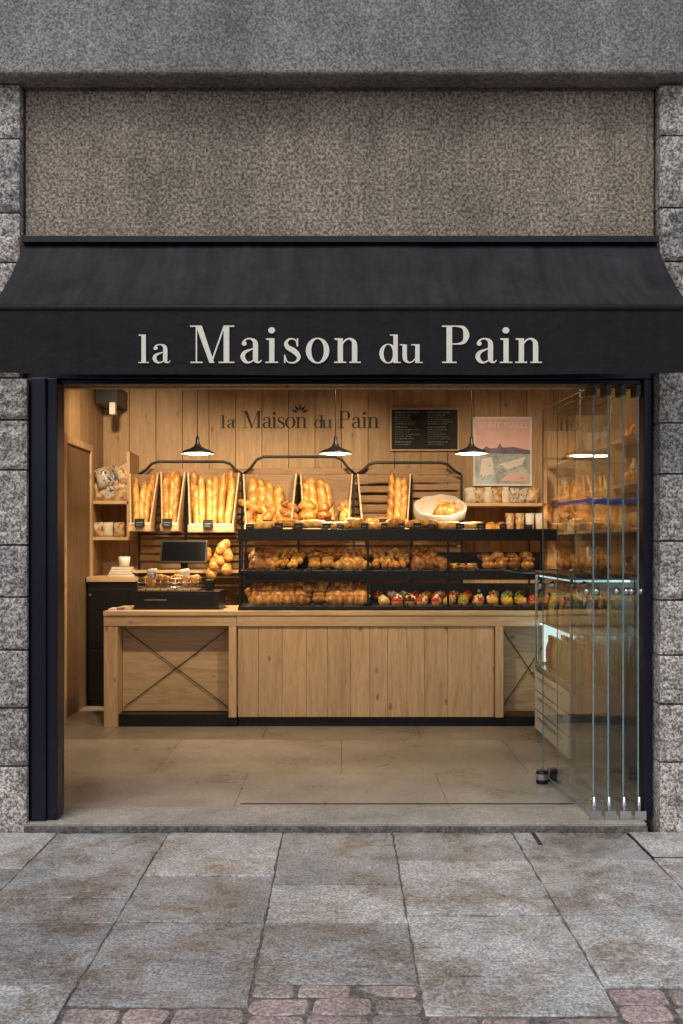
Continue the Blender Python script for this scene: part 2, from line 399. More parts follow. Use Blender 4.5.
# ================================================================ SETTING
gm=MB(); gm.add([(-120,-120,-.06),(120,-120,-.06),(120,120,-.06),(-120,120,-.06)],[(0,1,2,3)],M_grout,.5)
gm.build("ground")
def jy(p): return F*H/(p-545.0)-D
cols=[-3.9,-3.3,-2.7,-2.08,-1.48,-.90,-.305,.265,.89,1.49,2.08,2.7,3.3,3.9]
rows={3:[868,915,968],4:[898,922,985],5:[876,922],6:[884,922],7:[861,915,975],8:[860,916],9:[872,930]}
ends={3:1075,4:1060,5:1006,6:983,7:1015,8:987,9:987}
pv=MB(); YF=-.078
pv.box(-5,5,-2.6,YF,-.05,-.007,M_grout,.5)
for i in range(len(cols)-1):
    rr=rows.get(i,[R(860,880),R(912,930),R(970,980)])
    ys=[YF]+[jy(p) for p in rr]+[jy(ends.get(i,1015))]
    ys=sorted(set(ys),reverse=True)
    for a,b in zip(ys[:-1],ys[1:]):
        if a-b<.05: continue
        gp=.0035; dz=R(-.003,.003); t=R(0,1)
        x0,x1,y0,y1=cols[i]+gp,cols[i+1]-gp,b+gp,a-gp
        n=16; per=[]
        for q in range(n): per.append((x0+(x1-x0)*q/n,y0))
        for q in range(n): per.append((x1,y0+(y1-y0)*q/n))
        for q in range(n): per.append((x1-(x1-x0)*q/n,y1))
        for q in range(n): per.append((x0,y1-(y1-y0)*q/n))
        sd=R(0,99)
        per=[(x+.007*noise.noise(Vector((x*11,y*11,sd)))+.004*noise.noise(Vector((x*37,y*37,sd))),y+.008*noise.noise(Vector((x*11,y*11,sd+7)))+.004*noise.noise(Vector((x*37,y*37,sd+3)))) for x,y in per]
        m_=len(per); ta,tb=R(-.006,.006),R(-.006,.006)
        vs=[(x,y,-.05) for x,y in per]+[(x,y,dz+ta*(x-(x0+x1)/2)+tb*(y-(y0+y1)/2)) for x,y in per]
        pv.add(vs,[tuple(range(m_,2*m_))]+[(q,(q+1)%m_,m_+(q+1)%m_,m_+q) for q in range(m_)],M_pave,t)
pv.build("pavement",bevel=.004)
st=MB()
def sett(x0,x1,y0,y1,t):
    n=5; per=[]
    for q in range(n): per.append((x0+(x1-x0)*q/n,y0))
    for q in range(n): per.append((x1,y0+(y1-y0)*q/n))
    for q in range(n): per.append((x1-(x1-x0)*q/n,y1))
    for q in range(n): per.append((x0,y1-(y1-y0)*q/n))
    sd=R(0,99); cx,cy=(x0+x1)/2,(y0+y1)/2
    out=[]
    for x,y in per:
        k=1-.10*(abs(x-cx)/(x1-x0)*2)**3*(abs(y-cy)/(y1-y0)*2)**3
        out.append((cx+(x-cx)*k+.010*noise.noise(Vector((x*14,y*14,sd))),cy+(y-cy)*k+.010*noise.noise(Vector((x*14,y*14,sd+7)))))
    m_=len(out); dz=R(-.006,.002); a,b=R(-.03,.03),R(-.03,.03)
    vs=[(x,y,-.05) for x,y in out]+[(x,y,dz+a*(x-cx)+b*(y-cy)) for x,y in out]
    st.add(vs,[tuple(range(m_,2*m_))]+[(q,(q+1)%m_,m_+(q+1)%m_,m_+q) for q in range(m_)],M_sett,t)
for i in range(len(cols)-1):
    y=jy(ends.get(i,1015))
    while y>-2.30:
        hg=min(R(.105,.13),y+2.30)
        if hg<.04: break
        x=cols[i]
        while x<cols[i+1]-.05:
            w=R(.15,.22)
            if x+w>cols[i+1]-.08: w=cols[i+1]-x
            sett(x+.006,x+w-.006,y-hg+.006,y-.006,R(0,1)); x+=w
        y-=hg
y=-2.30
while y>-8:
    x=-4.2+R(0,.1); hg=R(.105,.13)
    while x<4.2:
        w=R(.14,.21)
        if not (-2.2<x<-.9 and y>-2.45): sett(x+.006,x+w-.006,y-hg+.006,y-.006,R(0,1))
        x+=w
    y-=hg
st.build("cobblestone_road",bevel=.010,seg=3)
uc=MB()
xa,xb=1.49,2.09
uc.box(xa,xb,jy(858)-.006,jy(858)+.006,-.03,.003,M_black); uc.box(xa-.006,xa+.006,jy(858),YF-.02,-.03,.0035,M_black)
uc.box(xb-.006,xb+.006,jy(858),YF-.02,-.03,.0035,M_black)
uc.box(.985,1.005,-.30,-.10,-.02,.0055,M_black)
uc.build("utility_cover")
# ---- shop shell
FZ=.04
XL,XR=-2.35,2.35; YB=Y(9.8); ZC=3.17
fl=MB(); fl.box(XL,XR,.28,YB,-.05,FZ,M_floor,.5); fl.build("shop_floor")
th=MB(); th.box(-1.66,1.60,-.055,.277,-.05,FZ+.002,M_sill,.6)
th.box(-1.66,1.60,-.075,-.057,-.05,FZ-.012,M_grout,.35)
th.build("threshold_step",bevel=.004)
tr=MB(); tr.box(-.57,1.31,.335,.347,FZ,FZ+.003,M_black); tr.build("floor_door_track")
B=group("stone_building",(0,0,0))
wp=MB(); 
zt=Z(88,D); zb_=Z(242,D)
wp.box(-1.675,1.655,0,.25,zb_-.02,zt+.1,M_wall,.5)
wp.build("wall_panel",B,bevel=.006)
sf=MB(); zs=zt
sf.box(-6,6,-.16,.3,zs,zs+4,M_soff,.5)
sf.build("concrete_lintel",B,bevel=.018,seg=3)
jb=MB(); jb.box(-1.675,1.655,-.004,.02,zs-.018,zs-.001,M_grout,.2); jb.build("painted_shadow_line",B)  # dark strip painting in the shadow line under the lintel
for sgn,nm in ((-1,"pilaster_a"),(1,"pilaster_b")):
    pl=MB()
    ysp=[88,139,213,263,322,378,420,470,545,597,650,708,766,832] if sgn<0 else [88,136,208,262,318,372,423,474,541,600,655,704,762,832]
    zz=[Z(p,5.22) for p in ysp]; zz[0]=zs-.003; zz[-1]=-.04
    for a,b in zip(zz[:-1],zz[1:]):
        off=R(0,.012)
        x_in=-1.683 if sgn<0 else 1.663
        if sgn<0 and b<2.3: x_in=-1.645
        x_out=(-1.683 if sgn<0 else 1.663)+sgn*.62
        x0,x1=min(x_in,x_out),max(x_in,x_out)
        nx,nz=40,20; vs=[];fs=[]
        sd=R(0,99)
        for iz in range(nz+1):
            for ix in range(nx+1):
                u,v=ix/nx,iz/nz
                e=min(u,1-u)*nx; e2=min(v,1-v)*nz
                d=0 if min(e,e2)<.5 else .008+.018*noise.noise(Vector((u*6+sd,v*4,0)))+.012*noise.noise(Vector((u*18+sd,v*10,3)))+.008*noise.noise(Vector((u*34+sd,v*20,3)))
                vs.append((x0+.005+(x1-x0-.010)*u,-.05-off-d,b+.005+(a-b-.010)*v))
        for iz in range(nz):
            for ix in range(nx):
                q=iz*(nx+1)+ix; fs.append((q,q+1,q+nx+2,q+nx+1))
        t=R(.1,.95)
        pl.add(vs,fs,M_gran,t,True)
        if sgn<0 and b<2.3:
            pl.box(x0+.005,x1-.005,-.0498-off,-.025,b+.005,a-.005,M_gran,t)
        else: pl.box(x0+.005,x1-.005,-.0498-off,.28,b+.005,a-.005,M_gran,t)
    xx0=-2.30 if sgn<0 else 1.67; xx1=-1.69 if sgn<0 else 2.28
    pl.box(xx0,xx1,-.035,.27,-.05,zs-.004,M_grout,.5)
    pl.build(nm,B)
    sw=MB(); a,b=(-6,-2.32) if sgn<0 else (2.30,6)
    sw.box(a,b,-.02,.3,-.05,zs-.002,M_fac,.5); sw.build("side_wall",B)
it=MB()
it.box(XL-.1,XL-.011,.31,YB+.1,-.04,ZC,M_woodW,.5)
n=18; 
for i in range(n):
    a=XL+.002+(XR-XL)*i/n; b=XL+(XR-XL)*(i+1)/n-.002
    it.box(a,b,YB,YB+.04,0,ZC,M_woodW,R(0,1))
n=14
for i in range(n):
    a=.31+(YB-.31)*i/n; b=.31+(YB-.31)*(i+1)/n-.003
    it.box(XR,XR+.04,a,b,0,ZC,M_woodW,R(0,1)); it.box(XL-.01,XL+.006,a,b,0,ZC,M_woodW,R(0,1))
it.box(XL,XR,YB+.041,YB+.1,0,ZC,M_grout,.1)
it.box(XR+.041,XR+.1,.31,YB,0,ZC,M_grout,.1)
it.box(XL,-1.68,.271,.309,0,ZC,M_woodW,.5); it.box(1.66,XR,.271,.309,0,ZC,M_woodW,.5); it.box(-1.678,1.658,.271,.309,2.372,ZC,M_woodW,.5)
it.build("interior_wood_walls",B,bevel=.003)
ce=MB(); ce.box(XL-.1,XR+.1,.27,YB+.1,ZC+.002,ZC+.1,M_ceil,.5)
ce.build("ceiling",B)
fr=group("door_frame",(0,.1,1.2)); f=MB()
f.box(-1.675,1.655,.03,.26,2.385,zb_-.022,M_navy); 
f.box(-1.675,-1.505,.0,.12,-.01+FZ,2.384,M_navy); f.box(-1.64,-1.56,-.02,-.001,FZ,2.384,M_navy)
f.box(-1.675,-1.54,.125,.26,FZ,2.384,M_navy)
f.box(1.61,1.655,.03,.12,FZ,2.384,M_navy)
f.box(-1.50,1.60,.05,.12,2.36,2.383,M_black)
f.build("frame",fr,bevel=.004)
cb=MB(); cb.tube([(-1.49,.05,.5),(-1.485,.04,.3),(-1.48,.02,.2),(-1.49,.0,.12),(-1.52,-.01,.06)],.004,M_blackp)
cb.build("cable",fr)
OB=group("opposite_building",(0,-19,3)); ob=MB()
ob.box(-20,20,-20,-19,-.05,.8,M_fac,.9); ob.box(-20,20,-20,-19,2.6,3.6,M_fac,.9)
for i in range(10):
    xx=-20+i*4; ob.box(xx,xx+2.2,-20,-19,.8,2.6,M_fac,.9); ob.box(xx+2.2,xx+4,-19.6,-19.5,.8,2.6,M_screen,.5)
ob.build("facade",OB)
# ================================================================ AWNING
A=group("shop_awning",(0,-.3,2.7))
yw,yf=-.055,-.555; z1=Z(243,5.22); z2=2.635; z3=2.306; xa,xb=-1.66,1.65
aw=MB(); nx=140; ny=16; vs=[];fs=[]
for j in range(ny+1):
    t=j/ny
    for i in range(nx+1):
        u=i/nx; x=xa+(xb-xa)*u
        sn=math.sin(math.pi*t)
        sag=-.026*sn*(1+.3*math.sin(u*9))+.018*noise.noise(Vector((x*2.5+t,t*1.2,0)))*sn+.010*noise.noise(Vector((x*10+t*4,t*.8,5)))*sn
        vs.append((x,yw+(yf-yw)*t,z1+(z2-z1)*t+sag))
for j in range(ny):
    for i in range(nx):
        q=j*(nx+1)+i; fs.append((q,q+1,q+nx+2,q+nx+1))
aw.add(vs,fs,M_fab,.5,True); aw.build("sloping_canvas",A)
va=MB(); vs=[];fs=[]; ny=8
for j in range(ny+1):
    t=j/ny
    for i in range(nx+1):
        u=i/nx; x=xa+(xb-xa)*u
        w=.005*noise.noise(Vector((x*2.2,0,t)))*t+.002*noise.noise(Vector((x*11,4,t)))*t
        zz=z2-.028+(z3-z2+.028)*t+(.010*(abs(u-.5)*2)**3+.004*noise.noise(Vector((x*2,0,0))))*t
        vs.append((x,yf-.004+w,zz))
for j in range(ny):
    for i in range(nx):
        q=j*(nx+1)+i; fs.append((q,q+nx+1,q+nx+2,q+1))
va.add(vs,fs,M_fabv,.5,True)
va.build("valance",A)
ab=MB()
ab.tube([(xa-.012,yf+.008,z2-.012),(xb+.012,yf+.008,z2-.012)],.020,M_fabv,12)
ab.box(xa,xb,yw-.05,yw+.05,z1-.012,z1+.022,M_black,.5)
for s_ in (-1,1):
    x=s_*1.5
    ab.tube([(x,yw,z1-.15),(x*.55,-.3,z1-.30),(x*.95,yf+.03,z2-.02)],.018,M_black)
ab.build("bar_cassette_and_arms",A,bevel=.004)
tx=MB(); ty=yf-.0115; dd=ty+D
sB=37.5/F*dd; sS=28.5/F*dd
zb=Z(363,dd)
word(tx,"la",X(139,dd),X(170,dd),zb,sS,ty,M_cream); word(tx,"Maison",X(190,dd),X(360,dd),zb,sB,ty,M_cream)
word(tx,"du",X(379,dd),X(422,dd),zb,sS,ty,M_cream); word(tx,"Pain",X(442,dd),X(541,dd),zb,sB,ty,M_cream)
tx.build("lettering",A)
# ================================================================ COUNTER
dc=7.98; yc=Y(dc); ct=Z(611,dc); ca=Z(626,dc)
C=group("wooden_shop_counter",(0,yc,.5)); c=MB()
cxl,cxm,cxr=X(104,dc),X(237,dc),1.95
c.box(cxl,cxr,yc-.03,yc+.72,ct-.035,ct,M_woodH,.9)
c.box(cxl,cxm-.002,yc-.015,yc+.02,ca,ct-.037,M_woodH,.55)
c.box(cxm,cxr,yc-.02,yc+.02,ca,ct-.037,M_woodH,.7)
c.box(cxl,cxl+.11,yc-.008,yc+.7,FZ,ca-.001,M_woodV,.75)
c.box(X(229,dc),X(236.5,dc),yc-.025,yc+.1,.12,ca-.001,M_woodV,.95)
a=X(238,dc); b=X(494,dc); n=12; xs_=[a]
for i in range(n): xs_.append(xs_[-1]+R(.8,1.2))
k_=(b-a)/(xs_[-1]-a); xs_=[a+(q-a)*k_ for q in xs_]
for i in range(n): c.box(xs_[i],xs_[i+1]-.002,yc,yc+.03,.12,ca-.001,M_woodV,R(.45,1))
c.box(X(495,dc),X(503,dc),yc-.022,yc+.1,.12,ca-.001,M_woodV,.9)
for (p0,p1) in ((118,228.5),(503.5,560)):
    x0,x1=X(p0,dc)+.001,X(p1,dc)
    c.box(x0,x1,yc+.16,yc+.19,.142,ca-.001,M_woodH,.35)
    for q in ((x0,.17,x1,ca-.03),(x0,ca-.03,x1,.17)):
        c.tube([(q[0]+.01,yc+.145,q[1]),(q[2]-.01,yc+.145+ (.008 if q[1]<.5 else 0),q[3])],.0035,M_black)
c.box(X(560,dc),cxr,yc,yc+.03,.12,ca-.001,M_woodV,.4)
c.build("joinery",C,bevel=.003)
p=MB(); p.box(cxl+.115,cxm,yc+.02,yc+.5,FZ,.137,M_black); p.box(cxm+.01,cxr,yc+.035,yc+.5,FZ,.118,M_black); p.build("plinth",C)
# ================================================================ DISPLAY CASE
S=group("glass_pastry_display_case",(.4,yc+.3,1.3)); d1=8.06; y1=Y(d1); y2=y1+.52
x0,x1=X(238,d1),1.75; zt_=Z(529,d1); zt2=Z(540,d1); zm=Z(571,d1); zb2=ct+.001
s=MB()
s.box(x0,x1,y1-.01,y2,zb2,zb2+.03,M_black)
s.box(x0,x1,y1-.012,y1+.03,zt2-.006,zt_,M_black); s.box(x0,x1,y1+.032,y2,zt_-.018,zt_-.002,M_blackp)
s.box(x0,x1,y1+.05,y2-.02,zm-.010,zm,M_black); s.box(x0,x1,y1+.008,y1+.049,zm-.016,zm+.002,M_black)
for px in (240,368,448,541):
    xx=X(px,d1); s.box(xx-.009,xx+.009,y1-.014,y1+.006,zb2+.03,zt2-.007,M_black)
for px in (240,368,541):
    xx=X(px,d1); s.box(xx-.008,xx+.008,y2-.02,y2,zb2+.03,zt_-.021,M_black)
s.box(x0,x1,y2-.012,y2-.004,zb2+.031,zb2+.20,M_blackp); s.box(x0,x1,y2-.012,y2-.004,zm-.09,zm+.15,M_blackp)
s.build("black_frame",S,bevel=.002)
gl=MB()
for a,b in ((242,366),(370,446),(450,539)):
    xa_,xb_=X(a,d1),X(b,d1); gl.add([(xa_,y1-.003,zb2+.031),(xb_,y1-.003,zb2+.031),(xb_,y1-.003,zt2-.008),(xa_,y1-.003,zt2-.008)],[(0,1,2,3)],M_glassc,.5)
gl.build("glass_panes",S)
ld=MB(); ld.box(x0+.03,x1-.05,y1+.034,y1+.06,zt_-.027,zt_-.0185,M_addglow); ld.box(x0+.03,x1-.05,y1+.052,y1+.066,zm-.0145,zm-.0105,M_addglow); ld.build("added_glow_strips",S)  # added glowing strips, hidden behind the frame lips to brighten the pastries
lb=MB()
for px in list(range(250,364,15))+list(range(378,536,14)):
    for zz in (zb2+.031,zm+.003):
        if R(0,1)<.6:
            xx=X(px+R(-3,3),d1); hh=R(.02,.03); lb.box(xx-.022,xx+.022,y1+.02,y1+.023,zz,zz+hh,M_tag); lb.box(xx-.015,xx+.012,y1+.0185,y1+.0195,zz+.012,zz+.015,M_chalk)
px=250
while px<540:
    xx=X(px,d1); w_=R(.022,.036); hh=R(.035,.05)
    lb.box(xx-w_,xx+w_,y1-.016,y1-.013,zt_-.0,zt_+hh,M_tag); lb.box(xx-.018,xx+R(.006,.02),y1-.0185,y1-.0175,zt_+.02,zt_+.024,M_chalk); px+=R(12,30)
lb.build("price_labels",S)
pa=MB()
def fill_shelf(pxa,pxb,z,kind,rowsn=4):
    xa_,xb_=X(pxa,d1),X(pxb,d1)
    for r in range(rowsn):
        y=y1+.10+r*.10; x=xa_+R(0,.04); up=r*.032
        while x<xb_:
            if kind=='croissant': pa.croissant((x+.05,y+R(-.02,.02),z+.04+up),R(.15,.19),R(.038,.047),R(-.8,.8),R(.08,.45)); x+=R(.08,.105)
            elif kind=='bun': 
                q=R(.9,1.3); pa.bun((x+.05,y,z+.03+up),.055*q,.05*q,.06*q,R(.12,.6)); x+=R(.085,.11)
            elif kind=='stick': pa.baguette((x,y-.05,z+.03+up),(x+R(-.03,.05),y+.1,z+.06+up),R(.022,.03),3,Vector((0,0,1)),R(.25,.6)); x+=.055
            elif kind=='choc':
                pa.roundloaf((x,y,z+.045+up),(x+.11,y+R(-.03,.03),z+.045+up+R(-.01,.02)),R(.036,.045),R(.12,.55),Vector((0,0,1))); x+=R(.10,.12)
            elif kind=='tart':
                m=random.choice([M_red,M_red,M_yellow,M_green,M_orange,M_choc])
                rr=R(.04,.052)
                pa.lathe([(0,0),(rr*.8,0),(rr,.03),(rr*.88,.031),(0,.025)],(x+.05,y,z+r*.012),M_bread,14,.5)
                for k in range(7):
                    an=k*math.pi/3; q=0 if k==6 else rr*.55
                    pa.bun((x+.05+q*math.cos(an),y+q*math.sin(an),z+r*.012+.034+(.014 if k==6 else 0)),R(.015,.02),.018,R(.02,.03),.5,m if R(0,1)<.8 else M_cream,.15)
                x+=R(.1,.125)
            elif kind=='eclair':
                m=random.choice([M_choc,M_orange,M_yellow,M_paper])
                pa.roundloaf((x,y-.05,z+.025),(x,y+.06,z+.025),.027,.5,Vector((0,0,1)))
                pa.bun((x,y,z+.044),.02,.05,.012,.5,m,.02); x+=.065
zl=zb2+.036; zu=zm+.004
fill_shelf(246,294,zl,'croissant'); fill_shelf(296,326,zl,'choc'); fill_shelf(328,360,zl,'croissant')
fill_shelf(246,268,zu,'bun'); fill_shelf(270,300,zu,'stick'); fill_shelf(304,332,zu,'choc'); fill_shelf(334,360,zu,'croissant')
fill_shelf(374,532,zl,'tart',4); fill_shelf(374,410,zu,'stick'); fill_shelf(412,440,zu,'bun'); fill_shelf(452,480,zu,'eclair'); fill_shelf(482,530,zu,'choc',3)
pa.build("pastries",S)
trr=MB()
for (a,b) in ((245,300),(303,362),(373,445),(452,536)):
    for z in (zb2+.0302,zm+.0022):
        trr.box(X(a,d1),X(b,d1),y1+.055,y2-.05,z,z+.003,M_steel)
trr.build("trays",S)
tl=MB()
x=X(246,8.2)
while x<X(470,8.2):
    k=random.choice([0,1,1,2,2]); yy=y1+R(.12,.3)
    if k==0: tl.bun((x+.06,yy,zt_+.04),.08,.07,.07,R(.3,.55)); x+=.13
    elif k==1: tl.roundloaf((x,yy,zt_+.05),(x+.19,yy+R(-.08,.08),zt_+.05),.05,R(.3,.55)); x+=.15
    else: tl.baguette((x,yy,zt_+.03),(x+.28,yy+R(-.06,.06),zt_+.04),.035,4); x+=.2
tl.build("loaves_on_top",S)
# ================================================================ BACK RACK
dr=9.35; yr=Y(dr)
RK=group("bread_rack",(-.3,yr+.1,1.5)); rk=MB()
xa_,xb_=X(137,dr),X(464,dr)
z=.9
while z<Z(470,dr):
    rk.box(xa_,xb_,yr+.14,yr+.16,z,z+.055,M_woodD); z+=.075
rk.build("wooden_slats",RK,bevel=.003)
rm=MB()
def arch(pa_,pb_,pt,pe):
    pts=[]
    for k in range(17):
        u=k/16; px=pa_+(pb_-pa_)*u
        s_=min(u,1-u)*6; s_=min(1,s_); e=s_*s_*(3-2*s_)
        pts.append((X(px,dr),yr+.08,Z(pe+(pt-pe)*e,dr)))
    rm.tube(pts,.013,M_black)
arch(137,242,461,474); arch(242,356,456,474); arch(356,462,462,474)
for px in (137,184,241,298,354,412,463):
    rm.box(X(px,dr)-.01,X(px,dr)+.01,yr+.09,yr+.11,.1,Z(474,dr),M_black)
rm.box(xa_,xb_,yr+.06,yr+.075,Z(533,dr)-.02,Z(533,dr),M_black)
rm.box(xa_,xb_,yr-.25,yr+.12,Z(570,dr)-.02,Z(570,dr),M_woodH)
rm.build("metal_frame",RK)
def crate(name,pl_,pr_,pt,pb,kind):
    G=group(name,(X((pl_+pr_)/2,dr),yr,Z(pb,dr))); k=MB()
    xl,xr=X(pl_,dr),X(pr_,dr); zt_,zb_=Z(pt,dr),Z(pb,dr); ins=.045; dp=.24
    yb=yr+.05; yb2=yr+.02
    th_=.014
    for (xt,xbm,s_) in ((xl,xl+ins,1),(xr,xr-ins,-1)):
        k.hexa([(xbm,yb2-dp,zb_),(xbm+s_*th_,yb2-dp,zb_),(xbm+s_*th_,yb2,zb_),(xbm,yb2,zb_)],
               [(xt,yb-dp*.35,zt_),(xt+s_*th_,yb-dp*.35,zt_),(xt+s_*th_,yb,zt_),(xt,yb,zt_)],M_woodY,.9)
    if kind!='few':
        k.hexa([(xl+ins,yb2-.001,zb_),(xr-ins,yb2-.001,zb_),(xr-ins,yb2+.012,zb_),(xl+ins,yb2+.012,zb_)],
           [(xl,yb+.001,zt_),(xr,yb+.001,zt_),(xr,yb+.013,zt_),(xl,yb+.013,zt_)],M_woodD,.5)
    else:
        for q in range(6):
            z0=zb_+(zt_-zb_)*q/6; e=ins*(1-q/6)
            k.box(xl+e,xr-e,yb2+.01+q*.004,yb2+.02+q*.004,z0+.01,z0+.065,M_woodD,.7)
    k.box(xl+ins-.01,xr-ins+.01,yb2-dp-.012,yb2,zb_-.014,zb_-.001,M_woodH,.8)
    k.box(xl+ins-.012,xr-ins+.012,yb2-dp-.014,yb2-dp-.001,zb_,zb_+.055,M_woodH,.9)
    # crumpled paper liner folded over the front lip
    n=14; vs=[]
    for i in range(n+1):
        u=i/n; x=xl+ins+(xr-xl-2*ins)*u
        vs.append((x,yb2-dp+.012,zb_+.03)); vs.append((x,yb2-dp-.004,zb_+.066+.012*noise.noise(Vector((x*20,0,0))))); vs.append((x,yb2-dp-.019,zb_+.045+.016*noise.noise(Vector((x*17,4,0)))))
    fs=[]
    for i in range(n):
        q=i*3; fs+=[(q,q+3,q+4,q+1),(q+1,q+4,q+5,q+2)]
    k.add(vs,fs,M_paper,.5,True)
    k.build("wooden_crate",G,bevel=.002)
    c=MB(); w=xr-xl-2*ins
    if kind=='bag':
        n=max(3,int(w/.066))
        for rw in range(2):
            for i in range(n):
                u=(i+.5)/n; x=xl+ins+.03+(w-.06)*u
                yy=yr-.18+rw*.08; top=zt_+R(-.12,.0)+rw*.04
                xs=(u-.5)*.08
                c.baguette((x+R(-.006,.006),yy,zb_+.02),(x+xs+R(-.015,.015),yr-.04+rw*.02,top),R(.030,.037),random.choice((3,4,5)))
    elif kind=='loaf':
        for i in range(3+int(R(0,3))):
            x=xl+ins+.05+i*.07; c.baguette((x,yr-.1,zb_+.05),(x-.03+R(-.04,.04),yr-.02,zt_-R(.02,.12)),R(.042,.055),4)
        z=zb_+.05
        while z<zt_-.26:
            nn=3
            for i in range(nn):
                x=xl+ins+.05+(w-.1)*i/(nn-1)+R(-.03,.03)
                an=R(-1.2,.9); L=R(.08,.14)
                yy=yr-.19+(z-zb_)*.3
                if R(0,1)<.8: c.roundloaf((x-L*math.sin(an),yy+R(-.02,.02),z-L*math.cos(an)*.6),(x+L*math.sin(an),yy+.05,z+L*math.cos(an)*.6+.02),R(.038,.052),R(.28,.62))
                else: c.bun((x,yy,z),R(.07,.09),.055,R(.06,.08),R(.25,.55))
            z+=.085
    elif kind=='few':
        for i in range(3):
            x=xl+ins+.25+i*.055; c.baguette((x,yr-.15,zb_+.02),(x+.03,yr-.05,zt_+.04-R(0,.08)),.036,5)
        for i in range(4): c.roundloaf((xl+ins+.03+i*.05,yr-.15,zb_+.04+R(0,.03)),(xl+ins+.12+i*.05,yr-.13,zb_+.07+R(0,.04)),.04,.45)
    c.build("bread",G)
    t=MB(); xx=X((pl_+pr_)/2,dr)+R(-.04,.04)
    t.box(xx-.045,xx+.045,yb2-dp-.04,yb2-dp-.028,zb_+.02,zb_+.10,M_tag); t.box(xx-.03,xx+.03,yb2-dp-.0425,yb2-dp-.041,zb_+.06,zb_+.065,M_chalk)
    t.box(xx-.03,xx+.02,yb2-dp-.0425,yb2-dp-.041,zb_+.04,zb_+.044,M_chalk)
    t.build("price_tag",G)
crate("baguette_crate",130,159,474,530,'bag')
crate("baguette_crate",161,186,472,530,'bag')
crate("baguette_crate",188,240,473,531,'bag')
crate("bread_crate",243,297,474,531,'loaf')
crate("bread_crate",300,353,474,531,'loaf')
crate("bread_crate",357,411,474,530,'few')
BK=group("wicker_basket",(X(438,dr),yr-.1,Z(525,dr))); bk=MB()
bc=(X(438,dr),yr-.12,Z(522,dr)); TM=Matrix.Rotation(math.radians(32),3,'X')@Matrix.Diagonal((1,.8,1))
bk.lathe([(0,0),(.15,0),(.18,.04),(.22,.14),(.235,.165),(.22,.16),(.17,.05),(0,.02)],bc,M_woodH,30,.4,True,TM)
bk.build("basket",BK)
cl=MB()
pr=[(.236,.08),(.248,.165),(.23,.178),(.19,.10),(0,.07)]
cl.lathe(pr,bc,M_linen,30,.5,True,TM)
cl.v=[(v[0]+.012*noise.noise(Vector(v)*14),v[1]+.012*noise.noise(Vector(v)*14+Vector((5,5,5))),v[2]+.016*noise.noise(Vector(v)*12+Vector((9,9,9)))) for v in cl.v]
for i in range(8):
    q=TM@Vector((R(-.13,.13),R(-.12,.12),.12)); cl.roundloaf((bc[0]+q.x-.06,bc[1]+q.y,bc[2]+q.z),(bc[0]+q.x+.06,bc[1]+q.y,bc[2]+q.z+R(-.04,.04)),.042,R(.3,.6))
cl.build("cloth_and_rolls",BK)
lo=MB()
for px,py in ((206,556),(214,566),(222,560),(228,570),(218,549),(210,574),(230,556)):
    lo.roundloaf((X(px,9.1),Y(9.05),Z(py,9.1)-.05),(X(px,9.1)+R(-.1,.1),Y(9.1),Z(py,9.1)+.08),.05,R(.3,.55))
for i in range(9):
    x=X(250+i*32,dr); lo.roundloaf((x,yr-.1,Z(566,dr)+.03),(x+.2,yr-.12+R(-.05,.05),Z(566,dr)+.05),R(.05,.065),R(.35,.6))
lo.build("shelf_loaves",RK)
# ================================================================ LEFT SHELVES
LS=group("wall_shelf",(-2.1,YB-.2,1.8)); l=MB()
for py in (501,537): l.box(X(88,9.5),X(132,9.5),Y(9.35),YB-.002,Z(py,9.4)-.03,Z(py,9.4),M_woodH,.8)
l.box(X(130,9.5),X(133,9.5),Y(9.35),YB-.002,Z(537,9.4),Z(452,9.4),M_woodV,.7)
l.build("boards",LS,bevel=.002)
PB=group("packaged_biscuit_bags",(-2.1,Y(9.5),1.9)); pb=MB()
zsf=Z(501,9.4)
for (px,dz,m,rt) in ((101,.09,M_pk2,.1),(111,.09,M_pk1,-.15),(122,.09,M_pk2,.1),(104,.22,M_pk1,.3),(117,.23,M_pk1,-.3),(125,.24,M_pk2,.5)):
    pb.pouch((X(px,9.45),Y(9.45)+R(-.04,.04),zsf+dz),.15,.19,.10,m,rt)
for (px,m) in ((98,M_pk2),(108,M_paper),(119,M_pk2)):
    pb.pouch((X(px,9.45),Y(9.45),Z(537,9.4)+.07),.10,.14,.07,m,R(-.1,.1))
pb.build("bags",PB)
CU=group("black_cupboard",(-2.1,Y(9.3),.6)); cu=MB()
a,b=X(88,9.0),X(134,9.0)
cu.box(a,b,Y(9.0),YB-.01,.1,Z(582,9.0),M_blackp,.5); cu.box(a-.01,b+.01,Y(8.98),YB-.01,Z(582,9.0)+.001,Z(577,9.0),M_woodH,.8)
cu.box(a+.01,b-.01,Y(8.99),Y(8.9999),.15,.55,M_black,.5); cu.box(a+.01,b-.01,Y(8.99),Y(8.9999),.57,1.1,M_black,.5)
cu.box(a+.03,b,Y(9.02),YB-.01,FZ,.099,M_black)
cu.build("body",CU,bevel=.003)
ps=MB()
for i in range(4):
    ps.box(X(108,9.1)+i*.01,X(134,9.1)-i*.015,Y(9.1),Y(9.3),Z(577,9.0)+.002+i*.022,Z(577,9.0)+.02+i*.022,random.choice([M_paper,M_white,M_woodH]))
ps.lathe([(.0,0),(.045,0),(.055,.09),(.05,.09),(.04,.01),(0,.01)],(X(122,9.1),Y(9.2),Z(577,9.0)+.092),M_white,16)
ps.build("paper_stack_with_cup",CU)
LD=group("interior_door",(XL+.03,3.8,1.2)); q=MB()
q.box(XL+.008,XL+.035,Y(8.35),Y(9.15),FZ,2.35,M_doorw,.3); q.box(XL+.008,XL+.05,Y(9.16),Y(9.22),FZ,2.42,M_woodV,.4)
